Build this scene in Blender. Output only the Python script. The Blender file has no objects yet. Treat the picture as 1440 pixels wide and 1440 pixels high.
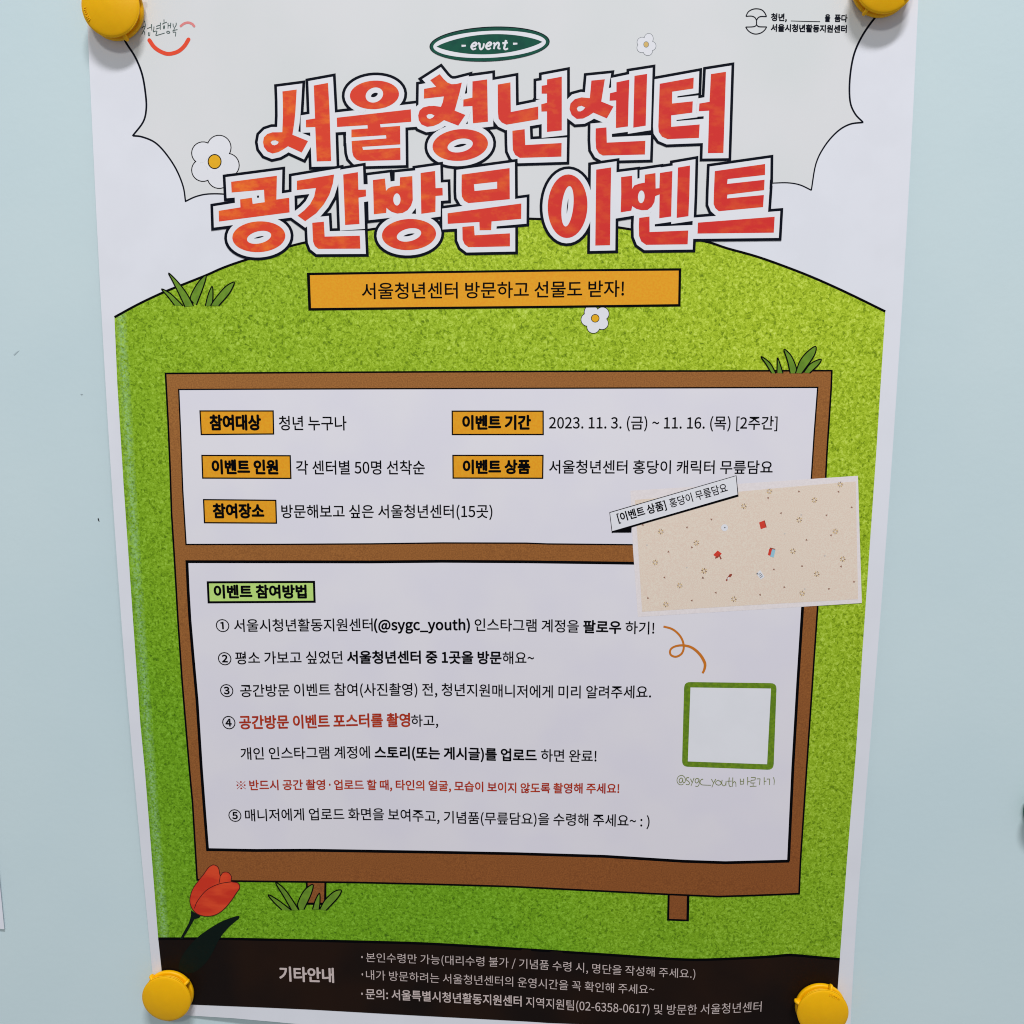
import bpy, math, random
import numpy as np
from mathutils import Matrix, Vector
from mathutils.geometry import delaunay_2d_cdt

# ------------------------------------------------------------------ camera, world, lamps
HC = 1.5                                    # height of the poster's centre above the floor (m)
PXF = 1250.19; AX, AY, AZ = -0.157395, 0.036853, -0.00024
CO = np.array([26.806, 93.224, 482.154])    # camera in the poster's own mm frame: right, up, out of the wall
BULGE = 6.73

def rot(a, b, c):
    Rx = np.array([[1,0,0],[0,math.cos(a),-math.sin(a)],[0,math.sin(a),math.cos(a)]])
    Ry = np.array([[math.cos(b),0,math.sin(b)],[0,1,0],[-math.sin(b),0,math.cos(b)]])
    Rz = np.array([[math.cos(c),-math.sin(c),0],[math.sin(c),math.cos(c),0],[0,0,1]])
    return Ry @ Rx @ Rz
RC = rot(AX, AY, AZ)
MW = np.array([[1,0,0],[0,0,-1],[0,1,0]], float)      # (right, up, out) -> world
scene = bpy.context.scene
col = scene.collection
cam = bpy.data.cameras.new('camera'); camo = bpy.data.objects.new('camera', cam); col.objects.link(camo)
cam.sensor_width = 36; cam.lens = PXF/1440*36; cam.clip_start = 0.01; cam.clip_end = 50
R = MW @ RC; p = MW @ CO / 1000
camo.matrix_world = Matrix([[*R[0], p[0]], [*R[1], p[1]], [*R[2], p[2]+HC], [0,0,0,1]])
scene.camera = camo
w = bpy.data.worlds.new('World'); scene.world = w; w.use_nodes = True
w.node_tree.nodes['Background'].inputs[0].default_value = (0.88, 0.94, 1.0, 1)
w.node_tree.nodes['Background'].inputs[1].default_value = 0.265
def area(name, loc, sx, sy, e, c):
    l = bpy.data.lights.new(name, 'AREA'); l.shape = 'RECTANGLE'; l.size = sx; l.size_y = sy; l.energy = e; l.color = c
    o = bpy.data.objects.new(name, l); col.objects.link(o); o.location = loc
    o.rotation_euler = (Vector((0,0,HC+0.1)) - Vector(loc)).to_track_quat('-Z', 'Y').to_euler()
area('ceiling_lamp_near_wall', (0.44, -1.78, HC+3.63), 1.05, 0.33, 147, (0.97, 0.975, 1.0))
area('ceiling_lamp_in_room', (-0.35, -2.60, HC+2.05), 0.42, 0.32, 20, (1.0, 1.0, 0.90))
scene.view_settings.view_transform = 'Standard'; scene.view_settings.look = 'None'
scene.cycles.filter_width = 1.05
scene.view_settings.exposure = 0.05; scene.view_settings.gamma = 1

# ------------------------------------------------------------------ the sheet's relief and the tracing of its print
def relief(u, v):
    """height (mm) of the paper over the wall: held at four corners, it bows out and ripples"""
    u = np.asarray(u, float); v = np.asarray(v, float)
    vv = np.clip(np.abs(v)/300, 0, 1)
    z = BULGE*np.cos(vv*math.pi/2)**1.4
    pin = np.clip(1-(np.abs(u)/212)**2.5, 0, 1)
    low = np.exp(-((v+300)/95)**2); top = np.exp(-((v-300)/80)**2)
    z = z + pin*low*(2.2+1.1*np.sin(u/29.+0.6)) + pin*top*1.2
    z = z + 0.34*np.sin(u/24.+v/120.)*np.cos(v/85.+.5) + 0.34
    return z + 0.30
LAY = 0.025
def px2uv(P, layer=0.0):
    P = np.atleast_2d(np.asarray(P, float)); n = len(P)
    d = np.stack([(P[:,0]-720)/PXF, -(P[:,1]-720)/PXF, -np.ones(n)], 1) @ RC.T
    z = np.zeros(n)
    for _ in range(12):
        t = (z-CO[2])/d[:,2]; uv = CO[:2] + t[:,None]*d[:,:2]; z = relief(uv[:,0], uv[:,1]) + layer*LAY
    return uv
def local(uv, layer):
    z = relief(uv[:,0], uv[:,1]) + layer*LAY
    return np.stack([uv[:,0], -z, uv[:,1]], 1)/1000.0
def pxwall(x, y, z=0.0):
    d = RC @ np.array([(x-720)/PXF, -(y-720)/PXF, -1.0]); t = (z-CO[2])/d[2]
    return CO[:2] + t*d[:2]

# ------------------------------------------------------------------ materials
def lin(c):
    return [((v/255)/12.92 if v/255 <= 0.04045 else ((v/255+0.055)/1.055)**2.4) for v in c]
GAIN = 1.30
MATS = {}
def ink(name, c, rough=0.5, gain=GAIN, spec=0.22, c2=None, scale=900, detail=3, mixlo=0.4, mixhi=0.6, stretch=None, grain=0.03):
    """printed colour: c as seen on the sheet, base colour in linear; optional second colour in a noise"""
    if name in MATS: return MATS[name]
    m = bpy.data.materials.new(name); m.use_nodes = True; nt = m.node_tree; b = nt.nodes['Principled BSDF']
    A = [min(0.86, x*gain) for x in lin(c)]
    b.inputs['Roughness'].default_value = rough
    b.inputs['Specular IOR Level'].default_value = spec
    tc = nt.nodes.new('ShaderNodeTexCoord')
    n = nt.nodes.new('ShaderNodeTexNoise'); n.inputs['Scale'].default_value = scale; n.inputs['Detail'].default_value = detail
    if stretch:
        mp = nt.nodes.new('ShaderNodeMapping'); mp.inputs['Scale'].default_value = stretch
        nt.links.new(tc.outputs['Object'], mp.inputs['Vector']); nt.links.new(mp.outputs[0], n.inputs['Vector'])
    else: nt.links.new(tc.outputs['Object'], n.inputs['Vector'])
    r = nt.nodes.new('ShaderNodeValToRGB'); nt.links.new(n.outputs['Fac'], r.inputs[0])
    r.color_ramp.elements[0].position = mixlo; r.color_ramp.elements[1].position = mixhi
    if c2: B = [min(0.86, x*gain) for x in lin(c2)]
    else: B = [min(0.88, x*(1+grain)) for x in A]; A = [x*(1-grain) for x in A]
    r.color_ramp.elements[0].color = (*A, 1); r.color_ramp.elements[1].color = (*B, 1)
    nt.links.new(r.outputs[0], b.inputs['Base Color'])
    MATS[name] = m; return m
BLACK = ink('black_print', (2, 2, 5), rough=0.5, spec=.06)
NAVY = ink('navy_print', (4, 8, 22), rough=0.5, spec=.08)
WHITE = ink('unprinted_white', (208, 207, 222), scale=60, grain=.01)
PAPER = ink('poster_paper', (205, 205, 221), rough=0.55, scale=40, grain=0.012)
PANEL = ink('panel_tint', (209, 206, 216), scale=25, c2=(206, 203, 212), detail=2)
CREAM = ink('burst_grey', (198, 199, 200), scale=12, c2=(202, 201, 203))
ORANGE = ink('orange_tag', (219, 150, 30), scale=900, c2=(212, 141, 26))
REDTXT = ink('red_text', (152, 30, 14), scale=300, c2=(170, 56, 22))
BROWN = ink('brown_board', (160, 106, 52), scale=1500, c2=(132, 84, 40), mixlo=.33, mixhi=.68)
FOOT = ink('dark_brown_ground', (19, 11, 9), scale=14, c2=(30, 16, 9), rough=.5, spec=.10)
CREAMTXT = ink('cream_text', (184, 168, 165))
LIME = ink('lime_tag', (172, 202, 112))
PINK = ink('blanket_pink', (219, 199, 184), scale=1800, c2=(209, 188, 173))
PINKB = ink('blanket_border', (213, 203, 204))
GREEN = ink('deep_green', (0, 66, 54), scale=250, c2=(2, 74, 57), spec=.16)
BLADE = ink('blade_green', (100, 136, 36), scale=250, c2=(88, 122, 34))
YOLK = ink('yolk', (222, 158, 24))
QRG = ink('frame_green', (102, 132, 24), scale=500, c2=(86, 116, 22))
SQ = ink('squiggle_orange', (186, 106, 28))
TULIP = ink('tulip_red', (188, 46, 26), scale=160, c2=(204, 66, 34), stretch=(.35, 1, 1), detail=4)
TULG = ink('tulip_dark_green', (3, 16, 12), spec=.14)
BRN = ink('speck_brown', (140, 100, 84)); SPARK = ink('spark_ochre', (196, 164, 100)); SPARKD = ink('spark_dark', (128, 100, 80))
SMILE = ink('smile_red', (214, 68, 42)); SMILEP = ink('arc_pink', (204, 122, 122))
HAND = ink('hand_green', (66, 84, 82)); OLIVE = ink('olive_hand', (116, 122, 74)); GREYL = ink('grey_line', (110, 114, 120))
RED = ink('item_red', (196, 56, 42)); BLUE = ink('item_blue', (140, 180, 196)); PENB = ink('pen_brown', (140, 60, 44))

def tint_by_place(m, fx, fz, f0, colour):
    # board colour drifts tan (top left) to red-brown (right, bottom), light falloff painted in
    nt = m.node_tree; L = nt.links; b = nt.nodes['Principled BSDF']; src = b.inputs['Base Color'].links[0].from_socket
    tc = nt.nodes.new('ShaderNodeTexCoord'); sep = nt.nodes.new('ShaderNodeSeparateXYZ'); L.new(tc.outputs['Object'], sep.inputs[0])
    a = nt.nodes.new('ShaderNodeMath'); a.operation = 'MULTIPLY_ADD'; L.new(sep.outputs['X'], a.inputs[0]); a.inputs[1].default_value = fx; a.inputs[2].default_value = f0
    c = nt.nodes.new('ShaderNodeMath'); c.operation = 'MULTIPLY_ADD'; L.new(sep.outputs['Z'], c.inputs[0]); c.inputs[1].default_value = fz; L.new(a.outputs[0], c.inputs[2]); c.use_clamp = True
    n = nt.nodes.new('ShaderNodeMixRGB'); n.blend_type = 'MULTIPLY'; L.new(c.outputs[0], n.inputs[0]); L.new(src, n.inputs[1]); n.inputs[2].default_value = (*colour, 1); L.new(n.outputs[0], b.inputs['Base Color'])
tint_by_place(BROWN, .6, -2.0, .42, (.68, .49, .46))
tint_by_place(PANEL, .6, -1.6, .35, (.96, .925, .94))

def title_mat():
    m = bpy.data.materials.new('title_red_wash'); m.use_nodes = True; nt = m.node_tree; b = nt.nodes['Principled BSDF']; L = nt.links
    b.inputs['Roughness'].default_value = .5; b.inputs['Specular IOR Level'].default_value = .22
    tc = nt.nodes.new('ShaderNodeTexCoord'); sep = nt.nodes.new('ShaderNodeSeparateXYZ'); L.new(tc.outputs['Object'], sep.inputs[0])
    mr = nt.nodes.new('ShaderNodeMapRange'); L.new(sep.outputs['X'], mr.inputs[0])
    mr.inputs[1].default_value = -0.16; mr.inputs[2].default_value = 0.06
    g = lambda c: (*[x*GAIN for x in lin(c)], 1)
    base = nt.nodes.new('ShaderNodeMixRGB'); base.inputs[1].default_value = g((208, 64, 36)); base.inputs[2].default_value = g((194, 42, 38)); L.new(mr.outputs[0], base.inputs[0])
    n = nt.nodes.new('ShaderNodeTexNoise'); n.inputs['Scale'].default_value = 190; n.inputs['Detail'].default_value = 6; n.inputs['Roughness'].default_value = .62
    mp = nt.nodes.new('ShaderNodeMapping'); mp.inputs['Scale'].default_value = (.55, 1, 1); L.new(tc.outputs['Object'], mp.inputs[0]); L.new(mp.outputs[0], n.inputs[0])
    r = nt.nodes.new('ShaderNodeValToRGB'); r.color_ramp.elements[0].position = .46; r.color_ramp.elements[1].position = .74; L.new(n.outputs[0], r.inputs[0])
    k = nt.nodes.new('ShaderNodeMapRange'); L.new(mr.outputs[0], k.inputs[0]); k.inputs[3].default_value = .95; k.inputs[4].default_value = .30
    mu = nt.nodes.new('ShaderNodeMath'); mu.operation = 'MULTIPLY'; L.new(r.outputs[0], mu.inputs[0]); L.new(k.outputs[0], mu.inputs[1])
    mx = nt.nodes.new('ShaderNodeMixRGB'); L.new(mu.outputs[0], mx.inputs[0]); L.new(base.outputs[0], mx.inputs[1]); mx.inputs[2].default_value = g((226, 118, 34))
    L.new(mx.outputs[0], b.inputs['Base Color']); return m
TITLE = title_mat()

def grass_mat():
    m = bpy.data.materials.new('turf_print'); m.use_nodes = True; nt = m.node_tree; b = nt.nodes['Principled BSDF']; L = nt.links
    b.inputs['Roughness'].default_value = .5; b.inputs['Specular IOR Level'].default_value = .22
    tc = nt.nodes.new('ShaderNodeTexCoord')
    g = lambda c: (*[x*GAIN for x in lin(c)], 1)
    n = nt.nodes.new('ShaderNodeTexNoise'); n.inputs['Scale'].default_value = 600; n.inputs['Detail'].default_value = 5; n.inputs['Roughness'].default_value = .65; n.inputs['Distortion'].default_value = .8
    L.new(tc.outputs['Object'], n.inputs[0])
    r = nt.nodes.new('ShaderNodeValToRGB'); L.new(n.outputs[0], r.inputs[0]); e = r.color_ramp.elements
    e[0].position = .34; e[0].color = g((98, 122, 8)); e[1].position = .68; e[1].color = g((192, 208, 90))
    x = e.new(.45); x.color = g((142, 166, 24)); x = e.new(.55); x.color = g((164, 186, 44))
    # broad print drift with some light falloff painted in, from yellow-green (top, right) to a fuller green (left, low)
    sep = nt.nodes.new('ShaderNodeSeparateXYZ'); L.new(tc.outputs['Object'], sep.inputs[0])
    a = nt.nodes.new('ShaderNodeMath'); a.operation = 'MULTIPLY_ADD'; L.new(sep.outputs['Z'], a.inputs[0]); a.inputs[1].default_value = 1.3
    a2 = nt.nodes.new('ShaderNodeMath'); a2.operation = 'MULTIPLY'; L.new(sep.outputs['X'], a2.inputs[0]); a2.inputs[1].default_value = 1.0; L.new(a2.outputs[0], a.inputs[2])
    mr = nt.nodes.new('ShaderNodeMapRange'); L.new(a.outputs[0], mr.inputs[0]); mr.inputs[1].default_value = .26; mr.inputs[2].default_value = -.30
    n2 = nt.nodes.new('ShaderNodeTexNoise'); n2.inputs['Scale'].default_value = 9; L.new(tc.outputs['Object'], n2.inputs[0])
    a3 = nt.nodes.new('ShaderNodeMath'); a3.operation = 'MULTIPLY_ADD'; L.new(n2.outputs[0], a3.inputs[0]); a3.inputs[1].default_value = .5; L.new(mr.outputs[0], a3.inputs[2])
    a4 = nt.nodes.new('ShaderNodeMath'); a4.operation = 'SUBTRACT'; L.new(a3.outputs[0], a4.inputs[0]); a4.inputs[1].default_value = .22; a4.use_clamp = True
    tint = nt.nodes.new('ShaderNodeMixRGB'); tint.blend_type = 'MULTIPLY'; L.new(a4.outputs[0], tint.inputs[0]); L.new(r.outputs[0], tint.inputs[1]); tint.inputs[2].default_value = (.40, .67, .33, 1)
    # pale speckled streak that runs down the left side of the print
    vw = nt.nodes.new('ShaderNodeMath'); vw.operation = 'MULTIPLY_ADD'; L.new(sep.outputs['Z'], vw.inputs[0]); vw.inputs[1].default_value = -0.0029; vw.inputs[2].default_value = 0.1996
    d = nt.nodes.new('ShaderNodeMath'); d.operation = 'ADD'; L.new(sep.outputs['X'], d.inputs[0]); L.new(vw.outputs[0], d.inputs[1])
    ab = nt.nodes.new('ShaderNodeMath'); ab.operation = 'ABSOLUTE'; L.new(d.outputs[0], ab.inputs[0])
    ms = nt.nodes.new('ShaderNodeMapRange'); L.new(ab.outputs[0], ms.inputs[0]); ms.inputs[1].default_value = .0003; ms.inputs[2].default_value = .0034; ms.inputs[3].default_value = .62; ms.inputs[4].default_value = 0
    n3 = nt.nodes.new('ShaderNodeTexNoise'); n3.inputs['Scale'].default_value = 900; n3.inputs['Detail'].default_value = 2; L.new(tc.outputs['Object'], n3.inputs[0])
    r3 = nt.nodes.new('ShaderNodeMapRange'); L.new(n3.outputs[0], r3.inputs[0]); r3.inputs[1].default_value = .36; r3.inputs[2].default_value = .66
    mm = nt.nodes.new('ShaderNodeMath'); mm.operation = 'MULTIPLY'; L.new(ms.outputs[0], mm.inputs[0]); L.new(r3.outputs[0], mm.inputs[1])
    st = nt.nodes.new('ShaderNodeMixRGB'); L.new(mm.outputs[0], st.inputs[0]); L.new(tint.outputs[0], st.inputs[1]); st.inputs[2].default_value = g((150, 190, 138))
    L.new(st.outputs[0], b.inputs['Base Color']); return m
TURF = grass_mat()

# ------------------------------------------------------------------ mesh helpers
def link(name, me, mat, parent=None):
    me.materials.append(mat) if mat and not me.materials else None
    o = bpy.data.objects.new(name, me); col.objects.link(o)
    if parent: o.parent = parent
    return o
def mesh(V, F, smooth=False):
    me = bpy.data.meshes.new('m'); me.from_pydata([tuple(v) for v in V], [], [tuple(f) for f in F]); me.validate()
    if smooth: me.polygons.foreach_set('use_smooth', [True]*len(me.polygons))
    me.update(); return me
def spline(P, closed=False, n=5):
    P = [np.array(p, float) for p in P]; N = len(P); out = []
    for i in range(N if closed else N-1):
        a = P[(i-1) % N] if closed or i > 0 else P[0]*2-P[1]
        b, c = P[i], P[(i+1) % N]
        d = P[(i+2) % N] if closed or i+2 < N else P[-1]*2-P[-2]
        for k in range(n):
            t = k/n
            out.append(.5*((2*b)+(-a+c)*t+(2*a-5*b+4*c-d)*t*t+(-a+3*b-3*c+d)*t**3))
    if not closed: out.append(P[-1])
    return np.array(out)
def ell(cx, cy, rx, ry, deg=0, n=40):
    a = np.linspace(0, 2*math.pi, n, endpoint=False); r = math.radians(deg)
    x = rx*np.cos(a); y = ry*np.sin(a)
    return np.stack([cx+x*math.cos(r)-y*math.sin(r), cy+x*math.sin(r)+y*math.cos(r)], 1)
def sarea(P):
    x, y = P[:,0], P[:,1]; return .5*np.sum(x*np.roll(y,-1)-np.roll(x,-1)*y)
def offset(P, d, miter=2.6):
    """grow a positively oriented ring by d (a hole ring, negatively oriented, shrinks by d)"""
    P = np.asarray(P, float); keep = np.linalg.norm(P-np.roll(P,1,0), axis=1) > 1e-6; P = P[keep]
    out = []; N = len(P)
    for i in range(N):
        a, b, c = P[i-1], P[i], P[(i+1) % N]
        e1 = (b-a)/np.linalg.norm(b-a); e2 = (c-b)/np.linalg.norm(c-b)
        n1 = np.array([e1[1], -e1[0]]); n2 = np.array([e2[1], -e2[0]])
        m = n1+n2; L = np.linalg.norm(m)
        if L < 1e-6: out += [b+n1*d, b+n2*d]; continue
        k = 2/(L*L)
        cr_ = e1[0]*e2[1]-e1[1]*e2[0]
        if d > 0 and cr_ < -0.05: out += [b+n1*d, b, b+n2*d]
        elif k*L > miter and cr_*d > 0: out += [b+(n1+e1*.6)*d, b+(n2-e2*.6)*d]
        else: out.append(b+m*k*d)
    return np.array(out)
def orient(P, positive=True):
    P = np.asarray(P, float); return P if (sarea(P) > 0) == positive else P[::-1].copy()
def winding(C, rings):
    w_ = np.zeros(len(C), int)
    for P in rings:
        Q = np.roll(P, -1, 0)
        for (x0, y0), (x1, y1) in zip(P, Q):
            if y0 == y1: continue
            cr = (x1-x0)*(C[:,1]-y0)-(C[:,0]-x0)*(y1-y0)
            w_ += ((y0 <= C[:,1]) & (C[:,1] < y1) & (cr > 0)).astype(int)
            w_ -= ((y1 <= C[:,1]) & (C[:,1] < y0) & (cr < 0)).astype(int)
    return w_
def fill(rings, step=16.0):
    """triangulate rings (photo tracing px) with interior points so the sheet's relief carries through"""
    V = []; E = []
    allp = np.concatenate(rings)
    for P in rings:
        s = len(V); pts = []
        for i in range(len(P)):
            a, b = P[i], P[(i+1) % len(P)]; k = max(1, int(np.linalg.norm(b-a)/step))
            for j in range(k): pts.append(a+(b-a)*j/k)
        V += [Vector(p) for p in pts]; n = len(pts); E += [(s+i, s+(i+1) % n) for i in range(n)]
    lo, hi = allp.min(0), allp.max(0)
    if max(hi-lo) > step*1.2:
        gx = np.arange(lo[0]+step*.5, hi[0], step); gy = np.arange(lo[1]+step*.5, hi[1], step)
        G = np.array([(x+.13*((i*7) % 5), y+.11*((i*3) % 7)) for i, (x, y) in enumerate((x, y) for x in gx for y in gy)])
        if len(G):
            G = G[winding(G, rings) > 0]; V += [Vector(p) for p in G]
    r = delaunay_2d_cdt(V, E, [], 0, 1e-4)
    vo = np.array([tuple(v) for v in r[0]]); F = np.array([f for f in r[2] if len(f) == 3])
    C = vo[F].mean(1); F = F[winding(C, rings) > 0]
    # px y runs down: reverse so faces look out of the wall
    a = vo[F]; s = (a[:,1,0]-a[:,0,0])*(a[:,2,1]-a[:,0,1])-(a[:,2,0]-a[:,0,0])*(a[:,1,1]-a[:,0,1])
    F[s > 0] = F[s > 0][:, ::-1]
    return vo, F
class Sheet:
    """collects flat print pieces in tracing px, lands them on the paper's relief"""
    def __init__(s): s.V = []; s.F = []; s.n = 0; s.k = 0
    def add(s, V, F, layer, micro=0.0):
        s.V.append(local(px2uv(V, layer+micro), layer+micro)); s.F.append(np.asarray(F)+s.n); s.n += len(V)
    def poly(s, rings, layer, step=16.0):
        V, F = fill(rings, step); s.add(V, F, layer, .05*s.k); s.k += 1; return s
    def uvmesh(s, uv, F, layer): s.V.append(local(uv, layer)); s.F += [np.asarray(f)+s.n for f in F]; s.n += len(uv)
    def stroke(s, P, wd, layer, closed=False, caps=False):
        P = np.asarray(P, float); N = len(P)
        if closed: T = np.roll(P,-1,0)-np.roll(P,1,0)
        else: T = np.gradient(P, axis=0)
        T /= np.maximum(np.linalg.norm(T, axis=1), 1e-9)[:,None]; nr = np.stack([T[:,1], -T[:,0]], 1)
        W = np.asarray(wd if np.ndim(wd) else [wd]*N)[:,None]/2
        V = np.concatenate([P+nr*W, P-nr*W]); F = []
        for i in range(N if closed else N-1):
            j = (i+1) % N; F.append((i, j, N+j)); F.append((i, N+j, N+i))
        mic = np.concatenate([np.linspace(0, .6, N)]*2)
        s.V.append(local(px2uv(V, layer+mic), layer+mic)); s.F.append(np.array(F)+s.n); s.n += len(V)
        if caps:
            for c in (P[0], P[-1]):
                s.poly([ell(c[0], c[1], W[0,0], W[0,0], n=12)], layer+.7)
        return s
    def build(s, name, mat, parent):
        V = np.concatenate(s.V); F = [tuple(int(i) for i in f) for blk in s.F for f in (blk if np.ndim(blk) == 2 else [blk])]
        return link(name, mesh(V, F), mat, parent)
def piece(name, ring, layer, mat, parent, step=16.0):
    return Sheet().poly([orient(ring)], layer, step).build(name, mat, parent)

# text ------------------------------------------------------------
_tc = {}; FK = 0.45
try:                                        # Blender's own bundled font (the one its default falls back to for Hangul)
    import os
    FONT = bpy.data.fonts.load(os.path.join(bpy.utils.resource_path('LOCAL'), 'datafiles', 'fonts', 'Noto Sans CJK Regular.woff2'))
except Exception: FONT = None
def glyphs(body, off, res=4, shear=0.0):
    if FONT: off = off*FK
    k = (body, off, shear)
    if k in _tc: return _tc[k]
    c = bpy.data.curves.new('t', 'FONT'); c.font = FONT or c.font; c.body = body; c.resolution_u = res; c.offset = off; c.shear = shear; c.dimensions = '2D'; c.fill_mode = 'BOTH'
    o = bpy.data.objects.new('t', c); col.objects.link(o)
    me = o.evaluated_get(bpy.context.evaluated_depsgraph_get()).to_mesh()
    V = np.array([tuple(v.co)[:2] for v in me.vertices]) if len(me.vertices) else np.zeros((0,2))
    F = [tuple(p.vertices) for p in me.polygons]
    o.to_mesh_clear(); bpy.data.objects.remove(o); bpy.data.curves.remove(c)
    _tc[k] = (V, F); return V, F
REF = {}
def ref():
    if not REF:
        V, _ = glyphs('를', 0.0); REF['b'] = V[:,1].min(); REF['t'] = V[:,1].max()
    return REF['b'], REF['t']
def lettering(name, segs, base, H, layer, mat, parent, perp=False, shear=0.0, ref_y=None):
    """segs: (string, x0, x1, boldness). base: px points along the foot of the Hangul letters. H: letter height px."""
    b, t = ref_y or ref(); base = np.array(base, float); sh = Sheet()
    for body, x0, x1, off in segs:
        heavy = off > .0101; bw = off*H if heavy else 0.0
        V, F = glyphs(body, 0.0 if heavy else off, shear=shear)
        if not len(V): continue
        mn, mx = V[:,0].min(), V[:,0].max()
        xs = x0+bw+(V[:,0]-mn)/(mx-mn)*(x1-x0-2*bw)
        ys = np.interp(xs, base[:,0], base[:,1])
        keep_n = len(sh.V)
        if perp:
            sl = (base[-1,1]-base[0,1])/(base[-1,0]-base[0,0]); q = math.hypot(1, sl); h = (V[:,1]-b)/(t-b)*H
            P = np.stack([xs+sl/q*h*1.0, ys-h/q], 1)
            uv = px2uv(P, layer)
        else:
            uv = px2uv(np.stack([xs, ys], 1), layer)
            xm = (x0+x1)/2; ym = float(np.interp(xm, base[:,0], base[:,1]))
            q = px2uv([(xm, ym), (xm, ym-H)], layer); hm = q[1,1]-q[0,1]
            uv = uv+np.stack([np.zeros(len(V)), (V[:,1]-b)/(t-b)*hm], 1)
        if heavy:
            q = px2uv([(x0, ys[0]), (x0+1, ys[0])], layer); r_ = bw*np.linalg.norm(q[1]-q[0])
            for k_ in range(8): sh.uvmesh(uv+r_*np.array([math.cos(k_*math.pi/4), math.sin(k_*math.pi/4)]), F, layer+.06*(k_+1))
        sh.uvmesh(uv, F, layer)
    return sh.build(name, mat, parent)

def thing(name, label, cat, loc, group=None):
    o = bpy.data.objects.new(name, None); col.objects.link(o); o.location = loc; o.empty_display_size = .02
    o['label'] = label; o['category'] = cat
    if group: o['group'] = group
    return o

# ------------------------------------------------------------------ wall
def wall_mat():
    m = bpy.data.materials.new('painted_wall'); m.use_nodes = True; nt = m.node_tree; b = nt.nodes['Principled BSDF']; L = nt.links
    tc = nt.nodes.new('ShaderNodeTexCoord')
    n = nt.nodes.new('ShaderNodeTexNoise'); n.inputs['Scale'].default_value = 7; n.inputs['Detail'].default_value = 5; L.new(tc.outputs['Object'], n.inputs[0])
    r = nt.nodes.new('ShaderNodeValToRGB'); r.color_ramp.elements[0].position = .3; r.color_ramp.elements[1].position = .7
    r.color_ramp.elements[0].color = (.605, .735, .776, 1); r.color_ramp.elements[1].color = (.648, .766, .796, 1)
    L.new(n.outputs[0], r.inputs[0]); L.new(r.outputs[0], b.inputs['Base Color'])
    b.inputs['Roughness'].default_value = .42; b.inputs['Specular IOR Level'].default_value = .35
    n2 = nt.nodes.new('ShaderNodeTexNoise'); n2.inputs['Scale'].default_value = 260; n2.inputs['Detail'].default_value = 4; L.new(tc.outputs['Object'], n2.inputs[0])
    n3 = nt.nodes.new('ShaderNodeTexNoise'); n3.inputs['Scale'].default_value = 22; L.new(tc.outputs['Object'], n3.inputs[0])
    ad = nt.nodes.new('ShaderNodeMath'); ad.operation = 'MULTIPLY_ADD'; L.new(n3.outputs[0], ad.inputs[0]); ad.inputs[1].default_value = 4; L.new(n2.outputs[0], ad.inputs[2])
    bp = nt.nodes.new('ShaderNodeBump'); bp.inputs['Strength'].default_value = .10; bp.inputs['Distance'].default_value = .0004; L.new(ad.outputs[0], bp.inputs['Height']); L.new(bp.outputs[0], b.inputs['Normal'])
    return m
def box(x0, x1, y0, y1, z0, z1):
    V = [(x, y, z) for x in (x0, x1) for y in (y0, y1) for z in (z0, z1)]
    return mesh(V, [(0,1,3,2), (4,6,7,5), (0,4,5,1), (2,3,7,6), (0,2,6,4), (1,5,7,3)])
wall = link('wall', box(-1.8, 1.8, 0, .12, 0, 2.9), wall_mat()); wall['kind'] = 'structure'
SCUFF = ink('scuff_dark', (96, 104, 110)); SPOT = ink('spot_dark', (34, 34, 38))
def wall_mark(name, pts, mat):
    V = [pxwall(x, y) for x, y in pts]
    o = link(name, mesh([(u/1000, -0.0001, HC+v/1000) for u, v in V], [tuple(range(len(V)))[::-1]]), mat, wall); return o
wall_mark('spot', [(137.3,729.5), (138.3,728.2), (139.3,729.8), (140.0,733.3), (139.2,733.6), (138.0,731.8)], SPOT)
SC2 = ink('scuff_faint', (158, 172, 178)); SC3 = ink('scuff_grey', (140, 152, 158))
wall_mark('scuff', [(19.0,498.4), (23.6,494.6), (27.8,492.6), (24.4,496.0), (20.6,499.9)], SC2)
wall_mark('scuff', [(113.0,554.6), (115.0,554.0), (117.0,554.6), (115.0,555.9)], SC3)

# ------------------------------------------------------------------ poster
poster = thing('event_poster', 'large event poster with red Korean title and green hill, pinned up by yellow magnets', 'poster', (0, 0, HC))
def sub(s, pts, S, ox, oy):                 # enlarged-detail coordinates -> tracing px
    return np.array(pts, float)/S+np.array([ox, oy])

# paper: traced sides, measured A2 height
LE = np.array([(118,-60),(124.3,50),(131,240),(137.5,340),(142,440),(148,525),(157.2,670),(163,760),(170,860),(182,1020),(187.5,1080),(196,1180),(202.5,1245),(214.5,1365),(219,1424)], float)
RE = np.array([(1294,-60),(1291,0),(1274.5,330),(1266.5,480),(1256,640),(1236.5,850),(1221,1080),(1205,1315),(1199.5,1375),(1194,1468)], float)
BE = np.array([(219,1424),(264,1428),(330,1432),(380,1436.5),(430,1441),(560,1447),(740,1456),(1000,1466),(1194,1468)], float)
lu = px2uv(LE); ru = px2uv(RE); bu = px2uv(BE)
pl = np.polyfit(lu[:,1], lu[:,0], 3); pr = np.polyfit(ru[:,1], ru[:,0], 3)
NU, NV = 96, 128; V = []
TOPV = 297.0
for j in range(NV+1):
    for i in range(NU+1):
        s = i/NU; t = j/NV
        vb = np.interp(-210+420*s, bu[:,0], bu[:,1]); v = TOPV+(vb-TOPV)*t
        V.append((np.polyval(pl, v)*(1-s)+np.polyval(pr, v)*s, v))
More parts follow.
